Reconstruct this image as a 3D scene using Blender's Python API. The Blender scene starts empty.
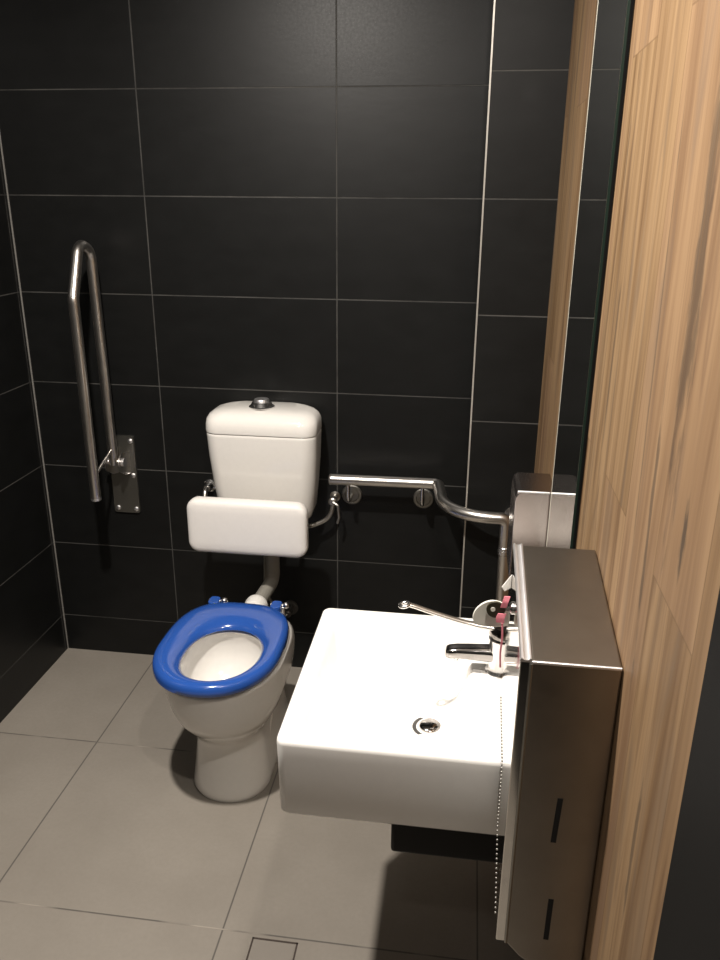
import bpy, bmesh, math, random
from mathutils import Vector, Matrix

random.seed(4)
S = bpy.context.scene
COL = S.collection
PI = math.pi

# ------------------------------------------------------------------ camera
cam_d = bpy.data.cameras.new('camera')
cam = bpy.data.objects.new('camera', cam_d)
COL.objects.link(cam)
S.camera = cam
PITCH, YAW, ROLL = 0.3431, -0.1331, 0.008
fw = Vector((math.sin(YAW)*math.cos(PITCH), math.cos(YAW)*math.cos(PITCH), -math.sin(PITCH)))
rt = Vector((math.cos(YAW), -math.sin(YAW), 0))
up = rt.cross(fw)
rt2 = rt*math.cos(ROLL) + up*math.sin(ROLL)
up2 = up*math.cos(ROLL) - rt*math.sin(ROLL)
m = Matrix((rt2, up2, -fw)).transposed().to_4x4()
m.translation = Vector((0.0082, -2.4925, 1.6513))
cam.matrix_world = m
cam_d.sensor_fit = 'VERTICAL'
cam_d.sensor_height = 36.0
cam_d.lens = 792.78/960*36.0
cam_d.clip_start = 0.02

# ------------------------------------------------------------------ world, lights, exposure
w = bpy.data.worlds.new('world'); S.world = w; w.use_nodes = True
w.node_tree.nodes['Background'].inputs[0].default_value = (0.9, 0.95, 1.0, 1)
w.node_tree.nodes['Background'].inputs[1].default_value = 0.01
S.view_settings.view_transform = 'Standard'
S.view_settings.look = 'None'
S.view_settings.gamma = 1
S.view_settings.use_curve_mapping = False
S.view_settings.exposure = 0.62
CEIL = 2.50
LIGHTS = [((-0.60, -1.42), 40.0, 0.07), ((0.08, -1.98), 8.5, 0.06), ((-0.75, -2.70), 1.8, 0.06)]
for (lx, ly), e, d in LIGHTS:
    ld = bpy.data.lights.new('downlight_lamp', 'AREA')
    ld.shape = 'DISK'; ld.size = d; ld.energy = e
    ld.color = (1.0, 0.93, 0.85)
    lo = bpy.data.objects.new('downlight_lamp', ld)
    lo.location = (lx, ly, CEIL-0.012); COL.objects.link(lo)

# ------------------------------------------------------------------ node helpers
def newmat(name):
    mt = bpy.data.materials.new(name); mt.use_nodes = True
    nt = mt.node_tree
    return mt, nt, nt.nodes['Principled BSDF']
class G:
    def __init__(s, nt): s.nt = nt
    def n(s, t, **k):
        nd = s.nt.nodes.new(t)
        for a, b in k.items(): setattr(nd, a, b)
        return nd
    def put(s, sock, v):
        if hasattr(v, 'is_output') or isinstance(v, bpy.types.NodeSocket): s.nt.links.new(v, sock)
        else: sock.default_value = v
    def math(s, op, a, b=0.0, c=0.0):
        nd = s.n('ShaderNodeMath', operation=op)
        for i, v in enumerate((a, b, c)): s.put(nd.inputs[i], v)
        return nd.outputs[0]
    def mix(s, f, a, b):
        nd = s.n('ShaderNodeMix', data_type='RGBA')
        s.put(nd.inputs[0], f)
        s.put(nd.inputs[6], a if not isinstance(a, tuple) else (*a, 1))
        s.put(nd.inputs[7], b if not isinstance(b, tuple) else (*b, 1))
        return nd.outputs[2]
    def pos(s):
        g = s.n('ShaderNodeNewGeometry'); x = s.n('ShaderNodeSeparateXYZ')
        s.nt.links.new(g.outputs['Position'], x.inputs[0])
        return g.outputs['Position'], x.outputs
    def noise(s, vec, scale, detail=4, rough=0.55, dist=0.0):
        nd = s.n('ShaderNodeTexNoise'); s.nt.links.new(vec, nd.inputs['Vector'])
        nd.inputs['Scale'].default_value = scale; nd.inputs['Detail'].default_value = detail
        nd.inputs['Roughness'].default_value = rough; nd.inputs['Distortion'].default_value = dist
        return nd.outputs[0]
    def scale(s, vec, sc, off=None):
        nd = s.n('ShaderNodeMapping'); s.nt.links.new(vec, nd.inputs[0])
        nd.inputs['Scale'].default_value = sc
        if off: nd.inputs['Location'].default_value = off
        return nd.outputs[0]
    def ramp(s, f, pts):
        nd = s.n('ShaderNodeValToRGB'); s.nt.links.new(f, nd.inputs[0])
        cr = nd.color_ramp
        while len(cr.elements) < len(pts): cr.elements.new(0.5)
        for e, (p, c) in zip(cr.elements, pts):
            e.position = p; e.color = (*c, 1) if isinstance(c, tuple) else (c, c, c, 1)
        return nd.outputs[0]
    def line(s, coord, off, period, width):
        """1 on a joint line, 0 elsewhere"""
        a = s.math('SUBTRACT', coord, off - period*200)
        a = s.math('MODULO', a, period)
        b = s.math('SUBTRACT', period, a)
        d = s.math('MINIMUM', a, b)
        r = s.n('ShaderNodeMapRange'); s.nt.links.new(d, r.inputs[0])
        r.inputs[1].default_value = width*0.35; r.inputs[2].default_value = width*0.65
        r.inputs[3].default_value = 1; r.inputs[4].default_value = 0
        return r.outputs[0]
    def bump(s, h, strength, dist=0.002):
        nd = s.n('ShaderNodeBump'); s.nt.links.new(h, nd.inputs['Height'])
        nd.inputs['Strength'].default_value = strength; nd.inputs['Distance'].default_value = dist
        return nd.outputs[0]

def simple(name, col, rough=0.5, metal=0.0, spec=0.5, bumps=0.0, coat=0.0):
    mt, nt, b = newmat(name); g = G(nt)
    P, _ = g.pos()
    nz = g.noise(P, 60, 3)
    c = g.mix(g.ramp(nz, [(0.3, 0.0), (0.7, 1.0)]), tuple(x*0.985 for x in col), tuple(min(1, x*1.01) for x in col))
    nt.links.new(c, b.inputs['Base Color'])
    b.inputs['Roughness'].default_value = rough
    b.inputs['Metallic'].default_value = metal
    b.inputs['Specular IOR Level'].default_value = spec
    b.inputs['Coat Weight'].default_value = coat
    b.inputs['Coat Roughness'].default_value = 0.05
    if bumps: nt.links.new(g.bump(nz, bumps), b.inputs['Normal'])
    return mt

def wall_tile(name, axis, off):
    mt, nt, b = newmat(name); g = G(nt)
    P, X = g.pos()
    rows = g.line(X[2], 0.1486, 0.30, 0.0032)
    cols = g.line(X[axis], off, 0.603, 0.0036)
    j = g.math('MAXIMUM', rows, cols)
    slate = g.noise(g.scale(P, (1, 1, 2.2)), 9, 6, 0.6)
    fine = g.noise(P, 120, 4, 0.6)
    face = g.mix(g.ramp(slate, [(0.3, 0.0), (0.72, 1.0)]), (0.0050, 0.0052, 0.0051), (0.0080, 0.0083, 0.0082))
    wear = g.ramp(g.noise(P, 5, 4, 0.7), [(0.35, 0.25), (0.62, 1.0)])
    gro = g.mix(wear, (0.016, 0.0155, 0.0145), (0.075, 0.073, 0.068))
    nt.links.new(g.mix(j, face, gro), b.inputs['Base Color'])
    r = g.math('ADD', g.math('MULTIPLY', fine, 0.12), 0.36)
    nt.links.new(g.math('ADD', r, g.math('MULTIPLY', j, 0.4)), b.inputs['Roughness'])
    b.inputs['Specular IOR Level'].default_value = 0.31
    h = g.math('SUBTRACT', g.math('MULTIPLY', slate, 0.5), j)
    nt.links.new(g.bump(h, 0.35, 0.0015), b.inputs['Normal'])
    return mt

def floor_mat():
    mt, nt, b = newmat('floor_tile'); g = G(nt)
    P, X = g.pos()
    a = g.line(X[0], -1.100, 0.603, 0.0040)
    c = g.line(X[1], -0.515, 0.610, 0.0040)
    j = g.math('MAXIMUM', a, c)
    n1 = g.noise(P, 3.5, 5, 0.6); n2 = g.noise(P, 90, 3, 0.6)
    face = g.mix(g.ramp(n1, [(0.3, 0.0), (0.7, 1.0)]), (0.245, 0.220, 0.188), (0.29, 0.262, 0.226))
    face = g.mix(g.math('MULTIPLY', g.ramp(n2, [(0.35, 0.0), (0.7, 1.0)]), 0.18), face, (0.20, 0.18, 0.155))
    # the cross joint is pale where it is scuffed clean
    pale = g.math('MULTIPLY', c, g.ramp(g.noise(P, 4, 2), [(0.48, 0.0), (0.58, 1.0)]))
    gro = g.mix(pale, (0.085, 0.078, 0.07), (0.36, 0.32, 0.27))
    nt.links.new(g.mix(g.math('MULTIPLY', j, 0.85), face, gro), b.inputs['Base Color'])
    nt.links.new(g.math('ADD', g.math('MULTIPLY', n2, 0.15), 0.46), b.inputs['Roughness'])
    b.inputs['Specular IOR Level'].default_value = 0.35
    nt.links.new(g.bump(g.math('SUBTRACT', g.math('MULTIPLY', n2, 0.15), j), 0.25, 0.001), b.inputs['Normal'])
    return mt

def wood_mat():
    mt, nt, b = newmat('wood_plank_tile'); g = G(nt)
    P, X = g.pos()
    PW = 0.165; Y0 = -1.19
    # plank index across the wall
    idx = g.math('FLOOR', g.math('DIVIDE', g.math('SUBTRACT', X[1], Y0-PW*40), PW))
    wn = g.n('ShaderNodeTexWhiteNoise', noise_dimensions='1D'); nt.links.new(idx, wn.inputs['W'])
    rnd = wn.outputs['Value']
    # end joints: every plank has its own height
    zz = g.math('ADD', X[2], g.math('MULTIPLY', rnd, 5.0))
    # joints placed at heights read for the seen planks (odd: 1.27, even: 1.84)
    par = g.math('MODULO', idx, 2.0)
    jz = g.math('ADD', g.math('MULTIPLY', par, 0.57), 0.070)
    zloc = g.math('SUBTRACT', X[2], jz)
    zi = g.math('FLOOR', g.math('DIVIDE', g.math('ADD', zloc, 12.0), 1.20))
    zm = g.math('MODULO', g.math('ADD', zloc, 12.0), 1.20)
    zd = g.math('MINIMUM', zm, g.math('SUBTRACT', 1.20, zm))
    jend = g.math('LESS_THAN', zd, 0.0012)
    jside = g.line(X[1], Y0, PW, 0.0026)
    j = g.math('MAXIMUM', jend, jside)
    wn2 = g.n('ShaderNodeTexWhiteNoise', noise_dimensions='2D')
    cb = g.n('ShaderNodeCombineXYZ'); nt.links.new(idx, cb.inputs[0]); nt.links.new(zi, cb.inputs[1])
    nt.links.new(cb.outputs[0], wn2.inputs['Vector'])
    shift = g.math('MULTIPLY', wn2.outputs['Value'], 7.0)
    cc = g.n('ShaderNodeCombineXYZ')
    nt.links.new(g.math('ADD', X[1], shift), cc.inputs[1]); nt.links.new(g.math('ADD', X[2], shift), cc.inputs[2])
    V = cc.outputs[0]
    g1 = g.noise(g.scale(V, (1, 13, 0.7)), 1.6, 4, 0.6, 0.6)     # broad streaks
    g2 = g.noise(g.scale(V, (1, 48, 1.1)), 2.0, 4, 0.6, 0.4)     # fine grain
    g3 = g.noise(g.scale(V, (1, 9, 1.1)), 1.7, 3, 0.5, 0.8)       # dark heart bands
    base = g.ramp(g1, [(0.36, (0.115, 0.066, 0.031)), (0.47, (0.20, 0.126, 0.064)), (0.60, (0.272, 0.179, 0.096))])
    base = g.mix(g.math('MULTIPLY', g.ramp(g2, [(0.52, 0.0), (0.68, 1.0)]), 0.42), base, (0.20, 0.125, 0.07))
    base = g.mix(g.math('MULTIPLY', g.ramp(g3, [(0.56, 0.0), (0.68, 1.0)]), 0.70), base, (0.13, 0.095, 0.065))
    rn = g.noise(g.scale(V, (1, 10, 0.45)), 1.5, 2, 0.5, 0.4)        # thin dark growth lines
    rd = g.math('ABSOLUTE', g.math('SUBTRACT', g.math('FRACT', g.math('MULTIPLY', rn, 11.0)), 0.5))
    wk = g.ramp(g.noise(g.scale(V, (1, 6, 1.6)), 1.5, 3), [(0.42, 0.15), (0.62, 1.0)])
    base = g.mix(g.math('MULTIPLY', g.math('MULTIPLY', g.ramp(rd, [(0.0, 1.0), (0.17, 0.0)]), wk), 0.80), base, (0.13, 0.080, 0.045))
    tint = g.math('MULTIPLY', wn2.outputs['Value'], 0.30)
    base = g.mix(tint, base, (0.33, 0.205, 0.13))
    # the few dark heartwood stains of the seen planks: (y, z, half width, half length, lean)
    wob = g.math('MULTIPLY', g.math('SUBTRACT', g.noise(g.scale(P, (1, 22, 4)), 3, 5, 0.65), 0.5), 2.4)
    for sy, sz, shw, shl, lean, st in [(-1.690, 1.60, 0.024, 0.27, 0.020, 0.60), (-1.640, 1.30, 0.008, 0.20, 0.02, 0.6), (-1.772, 1.352, 0.009, 0.045, 0.0, 0.8), (-1.232, 1.72, 0.0045, 0.06, 0.0, 0.6),
                                      (-1.300, 1.42, 0.007, 0.16, 0.0, 0.5), (-1.765, 0.98, 0.007, 0.13, 0.0, 0.6), (-1.80, 0.74, 0.006, 0.12, 0.0, 0.5), (-1.56, 1.50, 0.004, 0.3, 0.02, 0.5)]:
        dz = g.math('DIVIDE', g.math('SUBTRACT', X[2], sz), shl)
        dy = g.math('DIVIDE', g.math('SUBTRACT', X[1], g.math('ADD', g.math('MULTIPLY', dz, lean), sy)), shw)
        q = g.math('SQRT', g.math('ADD', g.math('MULTIPLY', dz, dz), g.math('MULTIPLY', dy, dy)))
        mk = g.ramp(g.math('ADD', q, wob), [(0.55, 1.0), (1.1, 0.0)])
        base = g.mix(g.math('MULTIPLY', mk, st), base, (0.055, 0.043, 0.034))
    base = g.mix(g.math('MULTIPLY', j, 0.55), base, (0.14, 0.085, 0.045))
    nt.links.new(base, b.inputs['Base Color'])
    b.inputs['Roughness'].default_value = 0.58
    b.inputs['Specular IOR Level'].default_value = 0.14
    nt.links.new(g.bump(g.math('SUBTRACT', g.math('MULTIPLY', g2, 0.3), j), 0.3, 0.001), b.inputs['Normal'])
    return mt

def steel(name, col, rough, axis_scale=(1, 1, 1), amt=0.12):
    mt, nt, b = newmat(name); g = G(nt)
    P, X = g.pos()
    n = g.noise(g.scale(P, axis_scale), 40, 4, 0.6)
    sm = g.noise(P, 14, 3)
    nt.links.new(g.mix(g.ramp(sm, [(0.3, 0.0), (0.7, 1.0)]), tuple(c*0.88 for c in col), col), b.inputs['Base Color'])
    b.inputs['Metallic'].default_value = 1.0
    nt.links.new(g.math('ADD', g.math('MULTIPLY', g.math('SUBTRACT', n, 0.5), amt), rough), b.inputs['Roughness'])
    return mt

M = {}
M['tile_back'] = wall_tile('black_slate_tile_back', 0, -1.0058)
M['tile_duct'] = wall_tile('black_slate_tile_duct', 0, 0.52)
M['tile_side'] = wall_tile('black_slate_tile_side', 1, -0.62)
M['floor'] = floor_mat()
M['wood'] = wood_mat()
M['grout'] = simple('pale_grout_strip', (0.22, 0.21, 0.195), 0.7)
M['trim'] = simple('edge_trim_metal', (0.60, 0.57, 0.52), 0.35, 0.6)
M['ceil'] = simple('ceiling_paint', (0.26, 0.255, 0.25), 0.8)
M['black_panel'] = simple('black_panel', (0.006, 0.006, 0.006), 0.6, spec=0.15)
M['china'] = simple('white_china', (0.80, 0.775, 0.735), 0.12, coat=0.3)
M['basin'] = simple('basin_china', (0.86, 0.84, 0.81), 0.14, coat=0.3)
M['cushion'] = simple('white_vinyl', (0.83, 0.80, 0.765), 0.42)
M['blue'] = simple('blue_seat_plastic', (0.022, 0.085, 0.36), 0.16, coat=0.4)
M['chrome'] = steel('chrome', (0.80, 0.79, 0.78), 0.24, amt=0.0)
M['darkchrome'] = steel('tap_chrome', (0.42, 0.40, 0.385), 0.12, amt=0.03)
M['rail'] = steel('satin_rail', (0.80, 0.765, 0.72), 0.30, amt=0.0)
M['brushed'] = steel('brushed_steel', (0.33, 0.30, 0.265), 0.34, (1, 90, 1.2), 0.10)
M['brushed_box'] = steel('brushed_steel_box', (0.47, 0.42, 0.40), 0.26, (60, 60, 1), 0.10)
M['lip'] = steel('polished_steel_lip', (0.92, 0.91, 0.92), 0.42, amt=0.0)
M['plate'] = steel('dull_steel_plate', (0.34, 0.33, 0.30), 0.42, (60, 1, 60), 0.10)
M['grey_pvc'] = simple('grey_pvc', (0.27, 0.255, 0.225), 0.4)
M['white_pvc'] = simple('white_rubber', (0.80, 0.78, 0.74), 0.4)
M['hose'] = steel('braided_hose', (0.55, 0.53, 0.49), 0.35, (300, 300, 300), 0.2)
M['valve'] = simple('valve_dark_metal', (0.08, 0.075, 0.068), 0.4, 0.6)
M['waste'] = steel('waste_ring_chrome', (0.22, 0.215, 0.205), 0.45, amt=0.0)
M['doorsteel'] = steel('polished_door_steel', (0.78, 0.75, 0.71), 0.07, amt=0.0)
M['black'] = simple('black_plastic', (0.004, 0.004, 0.004), 0.5, spec=0.2)
M['dark'] = simple('hollow_shade', (0.004, 0.004, 0.004), 0.9)
M['keyhead'] = simple('key_head_plastic', (0.030, 0.026, 0.014), 0.4)
M['tag'] = simple('cream_tag_plastic', (0.78, 0.76, 0.68), 0.4)
M['pink'] = simple('pink_ribbon', (0.78, 0.24, 0.30), 0.6)
M['cord'] = simple('twisted_cord', (0.55, 0.52, 0.48), 0.6)
M['paper'] = simple('white_paper', (0.85, 0.83, 0.80), 0.8)
M['drain'] = simple('drain_tile_insert', (0.25, 0.225, 0.195), 0.5)
M['drainframe'] = simple('drain_frame_metal', (0.10, 0.08, 0.07), 0.4, 0.5)

def mirror_mat():
    mt, nt, b = newmat('mirror_silver')
    b.inputs['Base Color'].default_value = (0.80, 0.84, 0.82, 1)
    b.inputs['Metallic'].default_value = 1.0; b.inputs['Roughness'].default_value = 0.008
    return mt
M['mirror'] = mirror_mat()
M['glass_edge'] = simple('green_glass_edge', (0.003, 0.018, 0.015), 0.3)
M['bevel_edge'] = simple('glass_bevel_glint', (0.62, 0.58, 0.50), 0.25, 0.3)  # pale colour paints the light caught on the far glass edge
def water_mat():
    mt, nt, b = newmat('bowl_water')
    b.inputs['Base Color'].default_value = (0.93, 0.95, 0.94, 1); b.inputs['Roughness'].default_value = 0.02
    b.inputs['Transmission Weight'].default_value = 0.9; b.inputs['IOR'].default_value = 1.33
    return mt
M['water'] = water_mat()

# ------------------------------------------------------------------ mesh helpers
def obj(name, bm, mat, parent=None, smooth=True, bevel=0.0, seg=3, angle=40):
    bmesh.ops.recalc_face_normals(bm, faces=bm.faces)
    me = bpy.data.meshes.new(name); bm.to_mesh(me); bm.free()
    for p in me.polygons: p.use_smooth = smooth
    if smooth: me.set_sharp_from_angle(angle=math.radians(angle))
    for mt in (mat if isinstance(mat, (list, tuple)) else [mat]): me.materials.append(mt)
    o = bpy.data.objects.new(name, me); COL.objects.link(o)
    if parent:
        o.parent = parent
        o.matrix_parent_inverse = parent_matrix(parent).inverted()
    if bevel:
        bv = o.modifiers.new('bevel', 'BEVEL'); bv.width = bevel; bv.segments = seg
        bv.limit_method = 'ANGLE'; bv.angle_limit = math.radians(35); bv.harden_normals = False
    return o
def parent_matrix(p):
    mm = Matrix.Translation(p.location) if p.type == 'EMPTY' else Matrix.Identity(4)
    return mm
def thing(name, label, cat, loc, group=None):
    o = bpy.data.objects.new(name, None); COL.objects.link(o)
    o.empty_display_size = 0.05
    o.location = loc; o['label'] = label; o['category'] = cat
    if group: o['group'] = group
    return o
def tag(o, label, cat, group=None):
    o['label'] = label; o['category'] = cat
    if group: o['group'] = group
    return o
def struct(name, bm, mat, **k):
    o = obj(name, bm, mat, **k); o['kind'] = 'structure'; return o
def box(bm, x0, x1, y0, y1, z0, z1):
    vs = [bm.verts.new(c) for c in [(x0,y0,z0),(x1,y0,z0),(x1,y1,z0),(x0,y1,z0),(x0,y0,z1),(x1,y0,z1),(x1,y1,z1),(x0,y1,z1)]]
    for f in [(3,2,1,0),(4,5,6,7),(0,1,5,4),(1,2,6,5),(2,3,7,6),(3,0,4,7)]: bm.faces.new([vs[i] for i in f])
    return vs
def loft(bm, loops, cap0=True, cap1=True, closed=True):
    R = [[bm.verts.new(p) for p in lp] for lp in loops]
    n = len(R[0])
    for a, b in zip(R, R[1:]):
        for i in range(n if closed else n-1):
            j = (i+1) % n
            bm.faces.new((a[i], a[j], b[j], b[i]))
    if cap0: bm.faces.new(R[0])
    if cap1: bm.faces.new(R[-1])
    return R
def rrect(cx, cy, hw, hd, r, z, n=8):
    """rounded rectangle loop in the plane z"""
    r = min(r, hw-1e-4, hd-1e-4); out = []
    for k, (sx, sy) in enumerate([(1,1),(-1,1),(-1,-1),(1,-1)]):
        for i in range(n+1):
            a = k*PI/2 + i*PI/2/n
            out.append(Vector((cx+sx*(hw-r)+r*math.cos(a), cy+sy*(hd-r)+r*math.sin(a), z)))
    return out
def egg(cx, yf, yb, hw, z, n=56, pf=0.96, pb=0.72, wide=0.42):
    """pan outline: blunt at the back (yb), rounded at the front (yf); widest at `wide` from the back"""
    yc = yb + (yf-yb)*wide; out = []
    for i in range(n):
        a = 2*PI*i/n; c, s = math.cos(a), math.sin(a)
        if s < 0: rr, p = (yc-yf), pf
        else: rr, p = (yb-yc), pb
        x = cx + hw*math.copysign(abs(c)**p, c); y = yc + rr*math.copysign(abs(s)**p, s)
        out.append(Vector((x, y, z)))
    return out
def cyl(bm, a, b, r, r2=None, n=24, caps=True):
    a, b = Vector(a), Vector(b); d = (b-a).normalized()
    u = d.orthogonal().normalized(); v = d.cross(u); r2 = r if r2 is None else r2
    la = [a+(u*math.cos(t)+v*math.sin(t))*r for t in [2*PI*i/n for i in range(n)]]
    lb = [b+(u*math.cos(t)+v*math.sin(t))*r2 for t in [2*PI*i/n for i in range(n)]]
    return loft(bm, [la, lb], caps, caps)
def lathe(bm, c, axis, prof, n=32):
    """prof: list of (radius, distance along axis)"""
    c, d = Vector(c), Vector(axis).normalized(); u = d.orthogonal().normalized(); v = d.cross(u)
    loops = [[c+d*h+(u*math.cos(t)+v*math.sin(t))*max(r, 1e-4) for t in [2*PI*i/n for i in range(n)]] for r, h in prof]
    return loft(bm, loops)
def sphere(bm, c, r, sc=(1,1,1), n=16):
    bmesh.ops.create_uvsphere(bm, u_segments=n*2, v_segments=n, radius=r, matrix=Matrix.Translation(c) @ Matrix.Diagonal((*sc, 1)))
def fillet(pts, r, n=8):
    pts = [Vector(p) for p in pts]; rs = r if isinstance(r, (list, tuple)) else [r]*len(pts)
    out = [pts[0]]
    for i in range(1, len(pts)-1):
        p = pts[i]; a = pts[i-1]-p; b = pts[i+1]-p
        ang = a.angle(b); t = min(rs[i]/math.tan(ang/2), a.length*0.49, b.length*0.49)
        rr = t*math.tan(ang/2); a.normalize(); b.normalize()
        bis = (a+b).normalized(); c = p + bis*(rr/math.sin(ang/2))
        s, e = p+a*t-c, p+b*t-c
        for k in range(n+1):
            out.append(c + s.normalized().slerp(e.normalized(), k/n)*rr if rr > 1e-6 else p)
    out.append(pts[-1]); return out
def tube(bm, pts, r, n=16, caps=True):
    pts = [Vector(p) for p in pts]; q = [pts[0]]
    for p in pts[1:]:
        if (p-q[-1]).length > 1e-5: q.append(p)
    pts = q; T = []
    for i in range(len(pts)):
        a = pts[max(i-1, 0)]; b = pts[min(i+1, len(pts)-1)]; T.append((b-a).normalized())
    u = T[0].orthogonal().normalized(); loops = []
    for i, p in enumerate(pts):
        u = (u - T[i]*u.dot(T[i])).normalized(); v = T[i].cross(u)
        rr = r[i] if isinstance(r, (list, tuple)) else r
        loops.append([p+(u*math.cos(t)+v*math.sin(t))*rr for t in [2*PI*k/n for k in range(n)]])
    return loft(bm, loops, caps, caps)
def spline(pts, n=8):
    pts = [Vector(p) for p in pts]; P = [pts[0]*2-pts[1]]+pts+[pts[-1]*2-pts[-2]]; out = []
    for i in range(1, len(P)-2):
        for k in range(n):
            t = k/n; a, b, c, d = P[i-1], P[i], P[i+1], P[i+2]
            out.append(0.5*((2*b)+(c-a)*t+(2*a-5*b+4*c-d)*t*t+(3*b-a-3*c+d)*t**3))
    out.append(pts[-1]); return out
B = bmesh.new

# ------------------------------------------------------------------ the room
XL, XR, YF = -1.4588, 0.22, -3.30
bm = B(); box(bm, XL-0.1, XR+0.12, YF-0.1, 0.1, -0.08, 0); struct('floor', bm, M['floor'], smooth=False)
bm = B(); box(bm, XL-0.1, XR+0.12, YF-0.1, 0.1, CEIL, CEIL+0.08); struct('ceiling', bm, M['ceil'], smooth=False)
bm = B(); box(bm, XL-0.1, XR+0.12, 0, 0.1, 0, CEIL); struct('wall_back', bm, M['tile_back'], smooth=False)
bm = B(); box(bm, XL-0.1, XL, YF-0.1, 0, 0, CEIL); struct('wall_left', bm, M['tile_side'], smooth=False)
bm = B(); box(bm, XL-0.1, XR+0.12, YF-0.1, YF, 0, CEIL); struct('wall_front', bm, M['tile_back'], smooth=False)
bm = B(); box(bm, XR, XR+0.12, -1.886, -0.272, 0, CEIL); struct('wall_right', bm, M['wood'], smooth=False)
bm = B(); box(bm, XR, XR+0.12, YF, -1.886, 0, CEIL); struct('wall_right', bm, M['black_panel'], smooth=False)
bm = B(); box(bm, 0.0308, XR+0.12, -0.272, 0, 0, CEIL); struct('wall_duct', bm, M['tile_duct'], smooth=False)
bm = B(); box(bm, 0.0283, 0.0325, -0.2738, -0.2705, 0, CEIL); struct('trim_1', bm, M['trim'], smooth=False)
bm = B(); box(bm, XL-0.0005, XL+0.0035, -0.0035, 0.0005, 0, CEIL); struct('trim_2', bm, M['grout'], smooth=False)

# ceiling downlights (the room's lamps)
where = ['above the toilet end of the room', 'near the entrance', 'nearest the wood wall']
for i, ((lx, ly), e, d) in enumerate(LIGHTS):
    t = thing('ceiling_downlight', 'round recessed white ceiling downlight ' + where[i], 'ceiling light', (lx, ly, CEIL))
    bm = B(); lathe(bm, (lx, ly, CEIL+0.001), (0, 0, -1), [(0.068, 0), (0.068, 0.004), (0.064, 0.008), (0.052, 0.009), (0.050, 0.004), (0.050, 0.0)], 40)
    obj('trim_ring', bm, M['ceil'], t)

# ------------------------------------------------------------------ toilet pan
TX = -0.622
pan = thing('toilet_pan', 'white china toilet pan with open blue seat standing against the black tiled wall', 'toilet', (TX, -0.45, 0))
bm = B()
outer = [(0.000, -0.716, -0.20, 0.113, .78), (0.012, -0.720, -0.20, 0.117, .78), (0.03, -0.717, -0.20, 0.115, .78), (0.09, -0.712, -0.20, 0.107, .78), (0.15, -0.711, -0.21, 0.100, .78),
         (0.185, -0.714, -0.22, 0.098, .78), (0.208, -0.722, -0.235, 0.102, .76), (0.228, -0.740, -0.25, 0.115, .72), (0.250, -0.763, -0.26, 0.131, .68), (0.28, -0.788, -0.27, 0.147, .63),
         (0.32, -0.810, -0.28, 0.159, .59), (0.36, -0.824, -0.295, 0.1655, .57), (0.40, -0.832, -0.32, 0.1685, .55), (0.425, -0.836, -0.355, 0.1695, .55), (0.436, -0.835, -0.378, 0.169, .55), (0.442, -0.828, -0.392, 0.163, .55), (0.444, -0.820, -0.400, 0.156, .55)]
inner = [(0.444, -0.806, -0.500, 0.122), (0.438, -0.799, -0.510, 0.114), (0.41, -0.797, -0.500, 0.116), (0.37, -0.792, -0.500, 0.115), (0.335, -0.780, -0.515, 0.108),
         (0.305, -0.762, -0.545, 0.098), (0.288, -0.748, -0.575, 0.086), (0.278, -0.735, -0.600, 0.074), (0.262, -0.722, -0.615, 0.062), (0.235, -0.708, -0.622, 0.050), (0.20, -0.69, -0.63, 0.04)]
loops = [egg(TX, f, b_, hw, z, pb=0.62, wide=wd_) for z, f, b_, hw, wd_ in outer] + [egg(TX, f, b_, hw, z, pb=0.9, wide=0.47) for z, f, b_, hw in inner]
loft(bm, loops)
obj('pan_body', bm, M['china'], pan, angle=60)
# raised trapway ridges on both flanks
for s in (-1, 1):
    bm = B()
    pts = spline([(TX+s*0.098, -0.60, 0.06), (TX+s*0.090, -0.54, 0.13), (TX+s*0.088, -0.47, 0.20), (TX+s*0.096, -0.40, 0.27), (TX+s*0.104, -0.33, 0.33)], 8)
    tube(bm, pts, [0.010+0.014*i/(len(pts)-1) for i in range(len(pts))], 20)
    obj('trapway_ridge', bm, M['china'], pan)
bm = B(); loft(bm, [egg(TX, -0.7215, -0.6155, 0.0612, 0.2605, pb=0.9, wide=0.47), egg(TX, -0.723, -0.614, 0.0628, 0.2630, pb=0.9, wide=0.47)]); obj('bowl_water', bm, M['water'], pan)
# inner ledge of the bowl
# seat
bm = B()
NS = 14; R = []
def seat_loop(t):
    return None
no = 72
out_o = egg(TX-0.008, -0.853, -0.384, 0.1745, 0, no, 0.94, 0.66, 0.55)
in_o = egg(TX+0.003, -0.800, -0.518, 0.1055, 0, no, 0.95, 0.92, 0.50)
prof = [(0.00, 0.000), (0.00, 0.012), (0.03, 0.020), (0.10, 0.026), (0.25, 0.0305), (0.45, 0.031), (0.65, 0.028), (0.82, 0.022), (0.93, 0.0145), (0.98, 0.008), (1.0, 0.002), (0.97, -0.003), (0.80, -0.001), (0.4, 0.0), (0.06, -0.002)]
zs = 0.450
loops = [[a.lerp(b_, f)+Vector((0, 0, zs+h)) for a, b_ in zip(out_o, in_o)] for f, h in prof]
loft(bm, loops+[loops[0]], False, False)
bmesh.ops.remove_doubles(bm, verts=bm.verts, dist=1e-6)
seat = obj('toilet_seat', bm, M['blue'], pan, angle=60)
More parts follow.
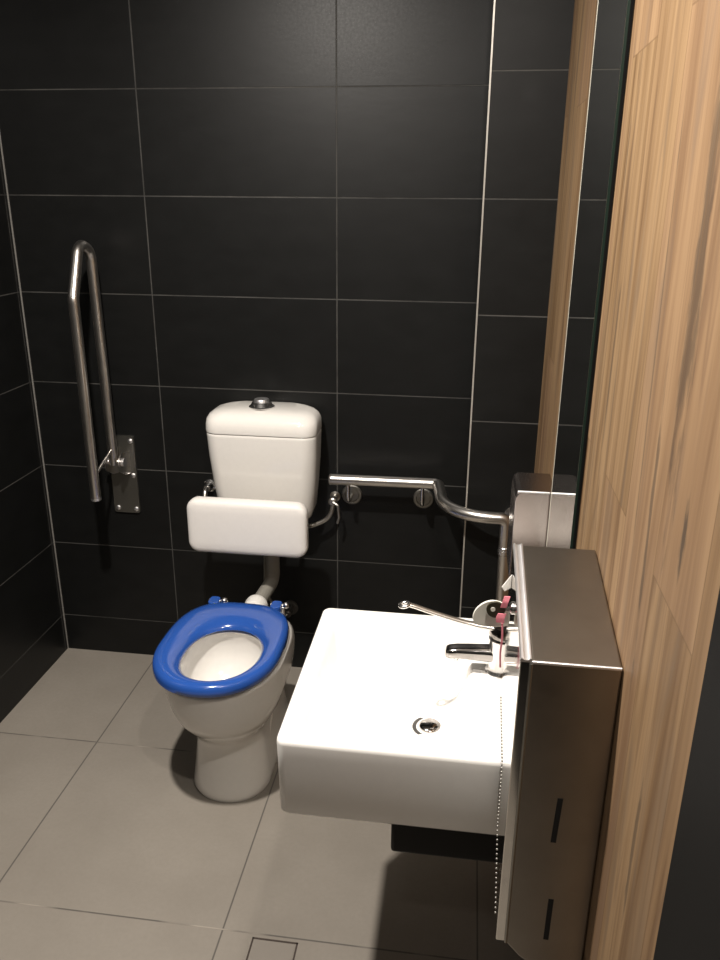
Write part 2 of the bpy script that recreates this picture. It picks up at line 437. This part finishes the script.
for s in (-1, 1):
    bm = B(); loft(bm, [rrect(TX+s*0.098-0.006, -0.386, 0.016, 0.022, 0.012, z) for z in (0.450, 0.470, 0.475)])
    obj('hinge_lug', bm, M['blue'], seat, bevel=0.003)
    bm = B(); cyl(bm, (TX+s*0.098-0.026, -0.372, 0.462), (TX+s*0.098+0.026, -0.372, 0.462), 0.007)
    sphere(bm, (TX+s*0.098+0.022, -0.372, 0.464), 0.0105)
    obj('hinge_pin', bm, M['chrome'], seat)
    bm = B(); cyl(bm, (TX+s*0.098+0.010, -0.372, 0.432), (TX+s*0.098+0.010, -0.372, 0.458), 0.010)
    obj('hinge_post', bm, M['chrome'], seat)
# rear spigot collar
bm = B(); lathe(bm, (TX+0.0, -0.285, 0.405), (0, 1, 0.05), [(0.030, -0.035), (0.036, -0.03), (0.038, 0.0), (0.036, 0.012), (0.030, 0.018)])
obj('inlet_collar', bm, M['white_pvc'], pan)

# ------------------------------------------------------------------ cistern
CX = -0.627
cis = thing('toilet_cistern', 'white china cistern with chrome flush button mounted on wall above blue seat', 'cistern', (CX, 0, 0.64))
bm = B()
def cl(z, hw, yf, r): return rrect(CX, (yf-0.004)/2, hw, (-0.004-yf)/2, r, z, 10)
loft(bm, [cl(0.642, 0.140, -0.125, 0.035), cl(0.650, 0.152, -0.133, 0.04), cl(0.68, 0.161, -0.141, 0.045), cl(0.76, 0.170, -0.152, 0.045), cl(0.86, 0.177, -0.162, 0.045), cl(0.93, 0.1795, -0.168, 0.045), cl(0.938, 0.1795, -0.168, 0.045), cl(0.941, 0.177, -0.165, 0.042)])
obj('cistern_body', bm, M['china'], cis, angle=55)
bm = B()
loft(bm, [cl(0.9415, 0.176, -0.164, 0.042), cl(0.943, 0.1805, -0.170, 0.046), cl(0.950, 0.1815, -0.171, 0.047), cl(0.968, 0.1815, -0.170, 0.05), cl(0.984, 0.179, -0.165, 0.05), cl(0.996, 0.172, -0.155, 0.052), cl(1.005, 0.158, -0.140, 0.05), cl(1.010, 0.136, -0.120, 0.045), cl(1.0125, 0.10, -0.100, 0.03)])
obj('cistern_lid', bm, M['china'], cis, angle=60)
bm = B(); bc = (CX-0.008, -0.080, 1.0095)
lathe(bm, bc, (0, 0, 1), [(0.034, 0), (0.041, 0.003), (0.0415, 0.007), (0.036, 0.010), (0.031, 0.020), (0.027, 0.022), (0.026, 0.016)], 36)
fb = obj('flush_button', bm, M['chrome'], cis)
bm = B()
lathe(bm, (bc[0], bc[1], bc[2]+0.006), (0, 0, 1), [(0.0245, 0), (0.0245, 0.021), (0.022, 0.0245), (0.01, 0.026), (0.0, 0.026)], 36)
obj('button_cap', bm, M['lip'], fb)

# flush pipe
bm = B()
tube(bm, fillet([(TX+0.008, -0.085, 0.655), (TX+0.008, -0.085, 0.402), (TX-0.002, -0.250, 0.400)], 0.036, 12), 0.0235, 24)
fp = obj('flush_pipe', bm, M['grey_pvc']); tag(fp, 'grey plastic flush pipe bending from under the cistern into the toilet pan', 'pipe')
bm = B(); cyl(bm, (TX+0.008, -0.085, 0.565), (TX+0.008, -0.085, 0.641), 0.0275)
obj('pipe_nut', bm, M['white_pvc'], fp)

# cushioned backrest
br = thing('backrest_cushion', 'white rounded padded toilet backrest held in front of the cistern', 'backrest', (-0.650, -0.25, 0.575))
bm = B()
def crr(y, k):  # rounded rectangle in the xz plane
    return [Vector((-0.650+(p.x), y, 0.664+p.y)) for p in rrect(0, 0, 0.1935-k, 0.0905-k, max(0.036-k, 0.006), 0, 8)]
loft(bm, [crr(-0.228, 0.006), crr(-0.232, 0.001), crr(-0.240, 0), crr(-0.256, 0), crr(-0.264, 0.003), crr(-0.269, 0.009), crr(-0.2715, 0.020), crr(-0.2725, 0.04)])
obj('pad', bm, M['cushion'], br, angle=60)
for s in (-1, 1):
    x, zf = (-0.850, 0.705) if s < 0 else (-0.530, 0.604)
    bm = B()
    tube(bm, fillet([(-0.650+s*0.12, -0.236, 0.640), (x-s*0.012, -0.215, 0.620), (x-s*0.004, -0.10, 0.612), (x, -0.055, zf), (x, 0.0, zf)], 0.02), 0.0085)
    obj('bracket_arm', bm, M['rail'], br)
    bm = B(); lathe(bm, (x, 0, zf), (0, -1, 0), [(0.022, 0), (0.022, 0.005), (0.015, 0.008), (0.0145, 0.030), (0.011, 0.036)])
    obj('wall_flange', bm, M['chrome'], br)

# inlet hose and its stop tap
bm = B()
hose_pts = spline([(-0.410, -0.052, 0.672), (-0.416, -0.055, 0.648), (-0.437, -0.055, 0.622), (-0.480, -0.06, 0.602), (-0.500, -0.085, 0.610), (-0.508, -0.092, 0.622), (-0.510, -0.095, 0.635)], 8)
tube(bm, hose_pts, 0.0075)
hz = obj('inlet_hose', bm, M['hose']); tag(hz, 'thin braided inlet hose running from wall stop tap under the cistern', 'hose')
stp = thing('stop_tap', 'small chrome stop tap on back wall left end of the grab rail', 'tap', (-0.410, 0, 0.69))
bm = B(); lathe(bm, (-0.410, 0, 0.690), (0, -1, 0), [(0.018, 0), (0.018, 0.004), (0.010, 0.007), (0.010, 0.035), (0.0145, 0.037), (0.0145, 0.058), (0.010, 0.062)])
cyl(bm, (-0.410, -0.052, 0.690), (-0.410, -0.052, 0.668), 0.0085)
obj('valve_body', bm, M['hose'], stp)
bm = B(); tube(bm, fillet([(-0.408, -0.060, 0.690), (-0.390, -0.066, 0.682), (-0.386, -0.066, 0.640), (-0.392, -0.066, 0.618)], 0.008), 0.0048)
obj('lever', bm, M['hose'], stp)
# low dark valve by the seat hinge and the pale clip below the cushion
lv = thing('wall_valve', 'small dark round valve on back wall beside the right seat hinge', 'valve', (-0.575, 0, 0.265))
bm = B(); lathe(bm, (-0.575, 0, 0.250), (0, -1, 0), [(0.028, 0), (0.028, 0.006), (0.018, 0.007), (0.016, 0.004), (0.009, 0.004), (0.009, 0.040), (0.013, 0.042), (0.013, 0.052), (0.009, 0.056)])
obj('valve_body', bm, M['valve'], lv)
bm = B(); tube(bm, fillet([(-0.575, -0.060, 0.250), (-0.610, -0.062, 0.262), (-0.655, -0.05, 0.34), (-0.655, -0.03, 0.50)], 0.02), 0.0045)
obj('thin_pipe', bm, M['plate'], lv)
bm = B(); tube(bm, fillet([(-0.540, -0.236, 0.60), (-0.56, -0.215, 0.565), (-0.588, -0.19, 0.555)], 0.015), 0.007)
obj('stay_rod', bm, M['rail'], br)

# ------------------------------------------------------------------ grab rail behind the toilet
gr = thing('grab_rail', 'polished steel grab rail running level along back wall and round the duct corner', 'grab rail', (-0.2, -0.09, 0.786))
bm = B()
RR = 0.0178
path = fillet([(-0.408, -0.090, 0.783), (-0.060, -0.090, 0.786), (-0.052, -0.190, 0.786)], 0.020, 8)
arc = []
c0 = Vector((0.108, -0.200, 0.787)); 
for k in range(15):
    a = PI + k/14*PI/2
    arc.append(Vector((c0.x+0.156*math.cos(a), c0.y+0.156*math.sin(a), 0.787)))
path = path[:-1]+arc[0:]
tail = fillet([arc[-1], (0.146, -0.356, 0.787), (0.152, -0.356, 0.40), (0.160, -0.272, 0.38)], [0, 0.022, 0.04, 0], 8)
tube(bm, path+tail[1:], RR, 24)
obj('rail_tube', bm, M['rail'], gr, angle=60)
bm = B(); lathe(bm, (-0.408, -0.09, 0.783), (-1, 0, 0), [(RR, 0), (RR+0.001, 0.001), (RR, 0.005), (0.010, 0.007)]); obj('end_cap', bm, M['rail'], gr)
for x in (-0.352, -0.110):
    bm = B(); lathe(bm, (x, 0, 0.700), (0, -1, 0), [(0.035, 0), (0.035, 0.004), (0.032, 0.007), (0.024, 0.0075), (0.022, 0.005), (0.010, 0.005)], 40)
    f = obj('wall_flange', bm, M['plate'], gr)
    bm = B(); tube(bm, fillet([(x, -0.004, 0.700), (x, -0.088, 0.704), (x, -0.090, 0.775)], 0.025), 0.0062)
    obj('support_rod', bm, M['chrome'], f)
bm = B(); lathe(bm, (0.160, -0.272, 0.380), (0, -1, 0), [(0.036, 0), (0.036, 0.005), (0.02, 0.008)]); obj('wall_flange', bm, M['rail'], gr)
bm = B(); lathe(bm, (0.147, -0.356, 0.690), (0, 0, 1), [(RR, -0.014), (0.0205, -0.012), (0.0205, 0.0), (RR, 0.002), (0.0195, 0.004), (0.0195, 0.010), (RR, 0.012)])
obj('joint_collar', bm, M['chrome'], gr)
bm = B(); lathe(bm, (0.172, -0.272, 0.765), (0, -1, 0), [(0.030, 0), (0.030, 0.005), (0.012, 0.008), (0.010, 0.078)]);
cyl(bm, (0.148, -0.352, 0.765), (0.174, -0.346, 0.765), 0.009)
obj('corner_bracket', bm, M['chrome'], gr)

# ------------------------------------------------------------------ fold-up rail at left
fr = thing('fold_up_rail', 'steel fold-up support rail raised upright on back wall left of the toilet', 'grab rail', (-1.155, 0, 0.73))
bm = B(); 
pl = [Vector((p.x-1.158, -0.0, p.y+0.729)) for p in rrect(0, 0, 0.0465, 0.142, 0.008, 0, 4)]
loft(bm, [pl, [p+Vector((0, -0.008, 0)) for p in pl]])
plate = obj('wall_plate', bm, M['plate'], fr)
for x, z in [(-1.124, 0.853), (-1.190, 0.853), (-1.124, 0.728), (-1.190, 0.604), (-1.124, 0.602)]:
    bm = B(); lathe(bm, (x, -0.007, z), (0, -1, 0), [(0.0085, 0), (0.0085, 0.003), (0.005, 0.0055), (0.0, 0.006)], 16)
    obj('screw', bm, M['lip'], plate)
bm = B()
for s in (-1, 1):
    vs = [(-1.158+s*0.022, -0.006, 0.735), (-1.158+s*0.022, -0.006, 0.815), (-1.158+s*0.022, -0.060, 0.828), (-1.158+s*0.022, -0.100, 0.808), (-1.158+s*0.022, -0.100, 0.775), (-1.158+s*0.022, -0.05, 0.745)]
    loft(bm, [[Vector(v) for v in vs], [Vector(v)+Vector((0.004, 0, 0)) for v in vs]])
obj('hinge_bracket', bm, M['rail'], fr, smooth=False)
bm = B(); cyl(bm, (-1.192, -0.072, 0.797), (-1.128, -0.072, 0.797), 0.010); cyl(bm, (-1.13, -0.072, 0.797), (-1.120, -0.072, 0.797), 0.015)
obj('pivot_pin', bm, M['lip'], fr)
bm = B()
fpts = [(-1.153, -0.238, 0.728), (-1.152, -0.243, 1.36), (-1.156, -0.165, 1.518), (-1.158, -0.090, 1.488), (-1.158, -0.076, 0.79)]
tube(bm, fillet(fpts, [0, 0.05, 0.040, 0.045, 0], 12), 0.0158, 24)
obj('rail_loop', bm, M['rail'], fr, angle=60)
bm = B(); tube(bm, fillet([(-1.153, -0.238, 0.800), (-1.156, -0.150, 0.825), (-1.158, -0.08, 0.845)], 0.02), 0.0055); obj('link_strut', bm, M['rail'], fr)
bm = B(); lathe(bm, (-1.153, -0.238, 0.730), (0, 0, -1), [(0.0158, 0), (0.0165, 0.002), (0.0155, 0.008), (0.010, 0.010)]); obj('end_cap', bm, M['lip'], fr)

# ------------------------------------------------------------------ basin
bs = thing('wash_basin', 'white rectangular wash basin mounted on wood wall in front of the toilet', 'wash basin', (0.22, -1.245, 0.66))
x0, x1, y0, y1, zt, zb = -0.266, 0.2195, -1.459, -1.010, 0.826, 0.673
bx, by, hw, hd = (x0+x1)/2, (y0+y1)/2, (x1-x0)/2, (y1-y0)/2
bm = B()
lo = [rrect(bx, by, hw-0.020, hd-0.020, 0.012, zb), rrect(bx, by, hw-0.008, hd-0.008, 0.014, zb+0.002), rrect(bx, by, hw-0.003, hd-0.003, 0.015, zb+0.008),
      rrect(bx, by, hw, hd, 0.016, zt-0.010), rrect(bx, by, hw-0.001, hd-0.001, 0.016, zt-0.004), rrect(bx, by, hw-0.004, hd-0.004, 0.014, zt-0.0008), rrect(bx, by, hw-0.008, hd-0.008, 0.012, zt)]
ix0, ix1, iy0, iy1 = -0.243, 0.052, -1.436, -1.034
cxi, cyi, hwi, hdi = (ix0+ix1)/2, (iy0+iy1)/2, (ix1-ix0)/2, (iy1-iy0)/2
for k, z, r in [(0, zt, 0.04), (0.003, zt-0.001, 0.04), (0.007, zt-0.006, 0.042), (0.012, zt-0.020, 0.045), (0.020, zt-0.060, 0.05), (0.028, zt-0.085, 0.055), (0.042, zt-0.098, 0.06), (0.065, zt-0.104, 0.06), (0.11, zt-0.107, 0.03)]:
    lo.append(rrect(cxi, cyi, hwi-k, hdi-k, r, z))
lo.append(rrect(-0.023, -1.246, 0.018, 0.018, 0.0175, zt-0.1095))
loft(bm, lo)
obj('basin_bowl', bm, M['basin'], bs, angle=60)
bm = B(); lathe(bm, (-0.023, -1.246, zt-0.1085), (0, 0, 1), [(0.034, 0), (0.033, 0.0025), (0.026, 0.003), (0.025, 0.0005), (0.018, 0.0005)], 40)
wd = obj('waste_ring', bm, M['waste'], bs)
bm = B(); lathe(bm, (-0.023, -1.246, zt-0.1080), (0, 0, 1), [(0.0205, 0), (0.0205, 0.006), (0.017, 0.009), (0.0, 0.0095)], 36)
obj('waste_plug', bm, M['darkchrome'], wd)
# shroud below the basin, enlarged to stand in for the black shade there
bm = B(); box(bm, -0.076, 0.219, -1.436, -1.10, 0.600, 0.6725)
o = obj('basin_shroud_shade', bm, M['black'], bevel=0.006); tag(o, 'black plumbing shroud box enlarged to stand in for shade under the white basin', 'shroud')

# ------------------------------------------------------------------ lever tap
tp = thing('basin_tap', 'chrome mixer tap with long lever on right side of the white basin', 'tap', (0.099, -1.205, 0.826))
bm = B(); lathe(bm, (0.099, -1.205, 0.826), (0, 0, 1), [(0.026, 0), (0.027, 0.003), (0.024, 0.007), (0.0225, 0.012), (0.0225, 0.060), (0.0235, 0.066), (0.0235, 0.070), (0.015, 0.072)], 36)
obj('tap_body', bm, M['chrome'], tp)
bm = B()
sp_ = [(0.092, 0.868, 0.0180, 0.0140), (0.075, 0.868, 0.0165, 0.0135), (0.05, 0.868, 0.0160, 0.0115), (0.02, 0.867, 0.0150, 0.0105), (0.006, 0.865, 0.0145, 0.0100), (0.000, 0.864, 0.0125, 0.0085), (-0.002, 0.864, 0.009, 0.006)]
loft(bm, [[Vector((x, -1.205+p.x, z-0.005+p.y)) for p in rrect(0, 0, a, b_, min(a, b_)*0.75, 0, 6)] for x, z, a, b_ in sp_])
spt = obj('spout', bm, M['darkchrome'], tp, angle=60)
bm = B(); cyl(bm, (0.014, -1.205, 0.845), (0.014, -1.205, 0.857), 0.0095); obj('aerator', bm, M['chrome'], spt)
bm = B(); lathe(bm, (0.099, -1.205, 0.898), (0.12, 0, 1), [(0.020, 0), (0.0245, 0.004), (0.025, 0.014), (0.021, 0.023), (0.010, 0.028), (0.0, 0.029)], 36)
hd_ = obj('lever_cap', bm, M['darkchrome'], tp)
bm = B()
lv_pts = spline([(0.100, -1.205, 0.914), (0.080, -1.205, 0.918), (0.044, -1.205, 0.921), (0.006, -1.205, 0.929), (-0.034, -1.205, 0.940), (-0.060, -1.205, 0.948), (-0.072, -1.205, 0.951)], 6)
n_ = len(lv_pts)
def flat(bm, pts, ws, hs, n=16):
    loops = []
    for i, p in enumerate(pts):
        a = pts[max(i-1, 0)]; b_ = pts[min(i+1, len(pts)-1)]; T = (b_-a).normalized()
        u = Vector((0, 1, 0)); v = T.cross(u).normalized()
        loops.append([p+u*math.cos(t)*ws[i]+v*math.sin(t)*hs[i] for t in [2*PI*k/n for k in range(n)]])
    loft(bm, loops)
flat(bm, lv_pts, [0.0165-0.0105*min(1, i/(n_*0.35)) for i in range(n_)], [0.0085-0.0045*min(1, i/(n_*0.35)) for i in range(n_)])
lever = obj('lever', bm, M['rail'], tp)
bm = B()
ring = [Vector((-0.080+0.0085*math.cos(t), -1.205+0.0085*math.sin(t), 0.950+0.002*math.cos(t))) for t in [2*PI*k/20 for k in range(21)]]
tube(bm, ring, 0.0035, 12, False); obj('lever_loop', bm, M['chrome'], lever)

# ------------------------------------------------------------------ mirror on the wood wall
mr = thing('wall_mirror', 'tall narrow frameless mirror on wood wall above the small steel box', 'mirror', (0.22, -0.93, 0.88))
bm = B(); box(bm, 0.2135, 0.2198, -1.150, -0.822, 0.885, 2.12); obj('backing', bm, M['dark'], mr, smooth=False)  # black sheet painting the shadow gap between glass and wall
bm = B(); box(bm, 0.2095, 0.2135, -1.160, -0.812, 0.875, 2.13); obj('glass_sheet', bm, M['glass_edge'], mr, smooth=False)
bm = B(); box(bm, 0.2092, 0.2096, -1.1585, -0.8135, 0.8765, 2.1285); obj('silvered_face', bm, M['mirror'], mr, smooth=False)
bm = B(); box(bm, 0.2088, 0.2120, -0.818, -0.8115, 0.8755, 2.1295); obj('polished_edge', bm, M['bevel_edge'], mr, smooth=False)

# ------------------------------------------------------------------ small steel box beside the mirror
sd = thing('soap_dispenser', 'small square brushed steel dispenser box on wood wall beside the mirror', 'dispenser', (0.22, -0.69, 0.80))
bm = B()
sh = [(0.1320, 0.82), (0.1320, 1.012), (0.1330, 1.022), (0.137, 1.030), (0.145, 1.035), (0.2195, 1.035), (0.2195, 0.82)]
shy = lambda y, k: [Vector((x + (k if x < 0.2 else 0), y, z - (k if z > 0.9 else -k))) for x, z in sh]
loft(bm, [shy(-0.800, 0.002), shy(-0.798, 0.0), shy(-0.668, 0.0), shy(-0.660, 0.008)])
obj('steel_case', bm, M['brushed_box'], sd, smooth=False, bevel=0.002)
bm = B(); cyl(bm, (0.1380, -0.7995, 1.0335), (0.2080, -0.7995, 1.0335), 0.0030, n=12); obj('rolled_edge', bm, M['lip'], sd)
bm = B(); box(bm, 0.155, 0.195, -0.785, -0.745, 0.812, 0.821); obj('nozzle', bm, M['black'], sd, bevel=0.003)

# ------------------------------------------------------------------ tall hand towel dispenser
td = thing('towel_dispenser', 'tall brushed steel paper towel dispenser on wood wall right of the basin', 'towel dispenser', (0.22, -1.49, 0.62))
NY, FY = -1.618, -1.352
def ztop(y): return 1.108 + (y-NY)/(FY-NY)*0.040
def side(y, lift=0.0):
    t = ztop(y)
    return [Vector(v) for v in [(0.1085, y, t), (0.2185, y, t), (0.2185, y, 0.570+lift), (0.160, y, 0.592+min(lift, 0.255)), (0.128, y, 0.617+min(lift, 0.232)), (0.1085, y, 0.640+min(lift, 0.21))]]
bm = B(); loft(bm, [side(NY), side(-1.590), side(-1.490, 0.095), side(-1.478, 0.275), side(FY, 0.285)])
body = obj('steel_case', bm, M['brushed'], td, smooth=False, bevel=0.0025)
# front door: its lower edge climbs towards the far end
edge = [(NY+0.002, ztop(NY)), (FY, ztop(FY)), (FY, 0.870), (-1.476, 0.842), (-1.488, 0.728), (-1.578, 0.640), (-1.600, 0.634), (NY+0.002, 0.640)]
bm = B(); loft(bm, [[Vector((0.1090, y, z)) for y, z in edge], [Vector((0.0945, y, z)) for y, z in edge]])
dr = obj('front_door', bm, M['doorsteel'], td, smooth=False, bevel=0.0015)
# polished double lip along the top of the door
bm = B()
lp2 = [(0.0945, -0.002), (0.0945, 0.0015), (0.0957, 0.0032), (0.0973, 0.0032), (0.0987, 0.0015), (0.1015, 0.0008), (0.1052, 0.0015), (0.1063, 0.0034), (0.1080, 0.0034), (0.1094, 0.0015), (0.1094, -0.002)]
loft(bm, [[Vector((x, y, ztop(y)+z)) for x, z in lp2] for y in (NY+0.001, FY-0.001)])
obj('top_lip', bm, M['lip'], dr, smooth=True)
# folded rim round the near side face
bm = B(); cyl(bm, (0.1095, NY+0.001, ztop(NY)-0.001), (0.2175, NY+0.001, ztop(NY)-0.001), 0.0024, n=12)
obj('folded_rim', bm, M['lip'], body)
bm = B(); cyl(bm, (0.1085, NY+0.0005, 0.64), (0.1085, NY+0.0005, ztop(NY)-0.003), 0.0022, n=12)
obj('door_seam', bm, M['plate'], body)
for xa, za, xb, zb_ in [(0.1620, 0.904, 0.1590, 0.830), (0.1650, 0.730, 0.1640, 0.655)]:
    bm = B(); hwid = 0.0036
    lp = [Vector(v) for v in [(xa-hwid, NY-0.0006, za), (xa+hwid, NY-0.0006, za), (xb+hwid, NY-0.0006, zb_), (xb-hwid, NY-0.0006, zb_)]]
    loft(bm, [lp, [p+Vector((0, 0.003, 0)) for p in lp]])
    obj('level_slot', bm, M['dark'], body, smooth=False)  # flat near-black patch, shade of the slot recess put into the colour
bm = B(); lathe(bm, (0.0945, -1.452, 1.092), (-1, 0, 0), [(0.0095, 0), (0.0095, 0.003), (0.0075, 0.005), (0.0, 0.005)], 24)
obj('lock', bm, M['chrome'], dr)
bm = B()
ep = [Vector((0.0945, y, z)) for y, z in edge[2:6]]
acc = []
for a_, b_ in zip(ep, ep[1:]):
    k_ = max(1, round((b_-a_).length/0.0065))
    acc += [a_.lerp(b_, i/k_) for i in range(k_)]
for i, p in enumerate(acc): sphere(bm, p, 0.0020, (0.8, 1.0, 1.0), 6)
obj('serrated_edge', bm, M['plate'], dr)

# ------------------------------------------------------------------ key, tag, ribbon and cord at the lock
KY = -1.452
ky = thing('door_key', 'key with dark round head sticking out of the towel dispenser lock', 'key', (0.086, KY, 1.0920))
bm = B()
cxk, czk = 0.0695, 1.0875
outl = [Vector((cxk+0.0135*math.cos(t), KY-0.0022, czk+0.0130*math.sin(t))) for t in [2*PI*k/28 for k in range(28)]]
loft(bm, [outl, [p+Vector((0, 0.0044, 0)) for p in outl]])
box(bm, cxk+0.010, 0.0835, KY-0.0018, KY+0.0018, 1.0855, 1.0950)
obj('key_head', bm, M['keyhead'], ky, smooth=False, bevel=0.0008)
bm = B(); cyl(bm, (cxk-0.004, KY-0.0030, czk+0.001), (cxk-0.004, KY+0.003, czk+0.001), 0.0034, n=16); obj('key_hole_eyelet', bm, M['tag'], ky)
bm = B(); box(bm, 0.082, 0.0908, KY-0.001, KY+0.001, 1.0865, 1.0935); obj('blade', bm, M['chrome'], ky, smooth=False)
bm = B()
tg = [(-0.030, -0.018), (-0.034, -0.008), (-0.031, 0.004), (-0.022, 0.014), (-0.010, 0.019), (0.004, 0.016), (0.012, 0.006), (0.014, -0.006), (0.012, -0.016), (0.0, -0.019), (-0.016, -0.020)]
tgs = spline([(0.0755+x*1.12, 0, 1.0755+z*1.12) for x, z in tg]+[(0.0755+tg[0][0]*1.12, 0, 1.0755+tg[0][1]*1.12)], 5)[:-1]
loft(bm, [[Vector((p.x, KY+0.008, p.z)) for p in tgs], [Vector((p.x, KY+0.012, p.z)) for p in tgs]])
o = obj('key_tag', bm, M['tag'], smooth=False, bevel=0.001); tag(o, 'cream plastic key tag hanging behind the dark key head at the dispenser lock', 'key tag')
bm = B()
def ribbon(pts, wdt, th=0.0012):
    loops = []
    for p in spline(pts, 6):
        loops.append([p+Vector((-wdt/2, -th/2, 0)), p+Vector((wdt/2, -th/2, 0)), p+Vector((wdt/2, th/2, 0)), p+Vector((-wdt/2, th/2, 0))])
    loft(bm, loops)
ribbon([(0.0845, KY-0.004, 1.1120), (0.0820, KY-0.006, 1.1030), (0.0800, KY-0.005, 1.0940)], 0.0085)
ribbon([(0.0800, KY-0.0045, 1.068), (0.0815, KY-0.006, 1.045), (0.0805, KY-0.006, 1.020), (0.082, KY-0.006, 0.995)], 0.0028)
ribbon([(0.0790, KY-0.005, 1.0840), (0.0765, KY-0.006, 1.0770), (0.0770, KY-0.006, 1.0700)], 0.0120)
o = obj('pink_ribbon', bm, M['pink'], smooth=True); tag(o, 'pink ribbon scraps tied round the key in the dispenser lock', 'ribbon')
bm = B()
pp = [Vector(v) for v in [(0.0940, -1.385, 1.1120), (0.0800, -1.390, 1.0930), (0.0845, -1.390, 1.0860), (0.0940, -1.385, 1.0900)]]
loft(bm, [pp, [p+Vector((0, 0.002, 0)) for p in pp]])
o = obj('paper_slip', bm, M['paper'], smooth=False); tag(o, 'small white folded paper slip poking from the dispenser door above the key', 'paper')

# ------------------------------------------------------------------ floor drain
fd = thing('floor_drain', 'square tile-insert floor drain with thin dark frame on the grey floor', 'floor drain', (-0.365, -1.19, 0))
dx0, dx1, dy0, dy1 = -0.421, -0.311, -1.247, -1.136
bm = B()
for a in [(dx0, dx1, dy1-0.004, dy1), (dx0, dx1, dy0, dy0+0.004), (dx0, dx0+0.004, dy0, dy1), (dx1-0.004, dx1, dy0, dy1)]: box(bm, *a, -0.002, 0.0012)
obj('frame', bm, M['drainframe'], fd, smooth=False)
bm = B(); box(bm, dx0+0.007, dx1-0.007, dy0+0.007, dy1-0.007, -0.002, 0.0010); obj('tile_insert', bm, M['drain'], fd, smooth=False)
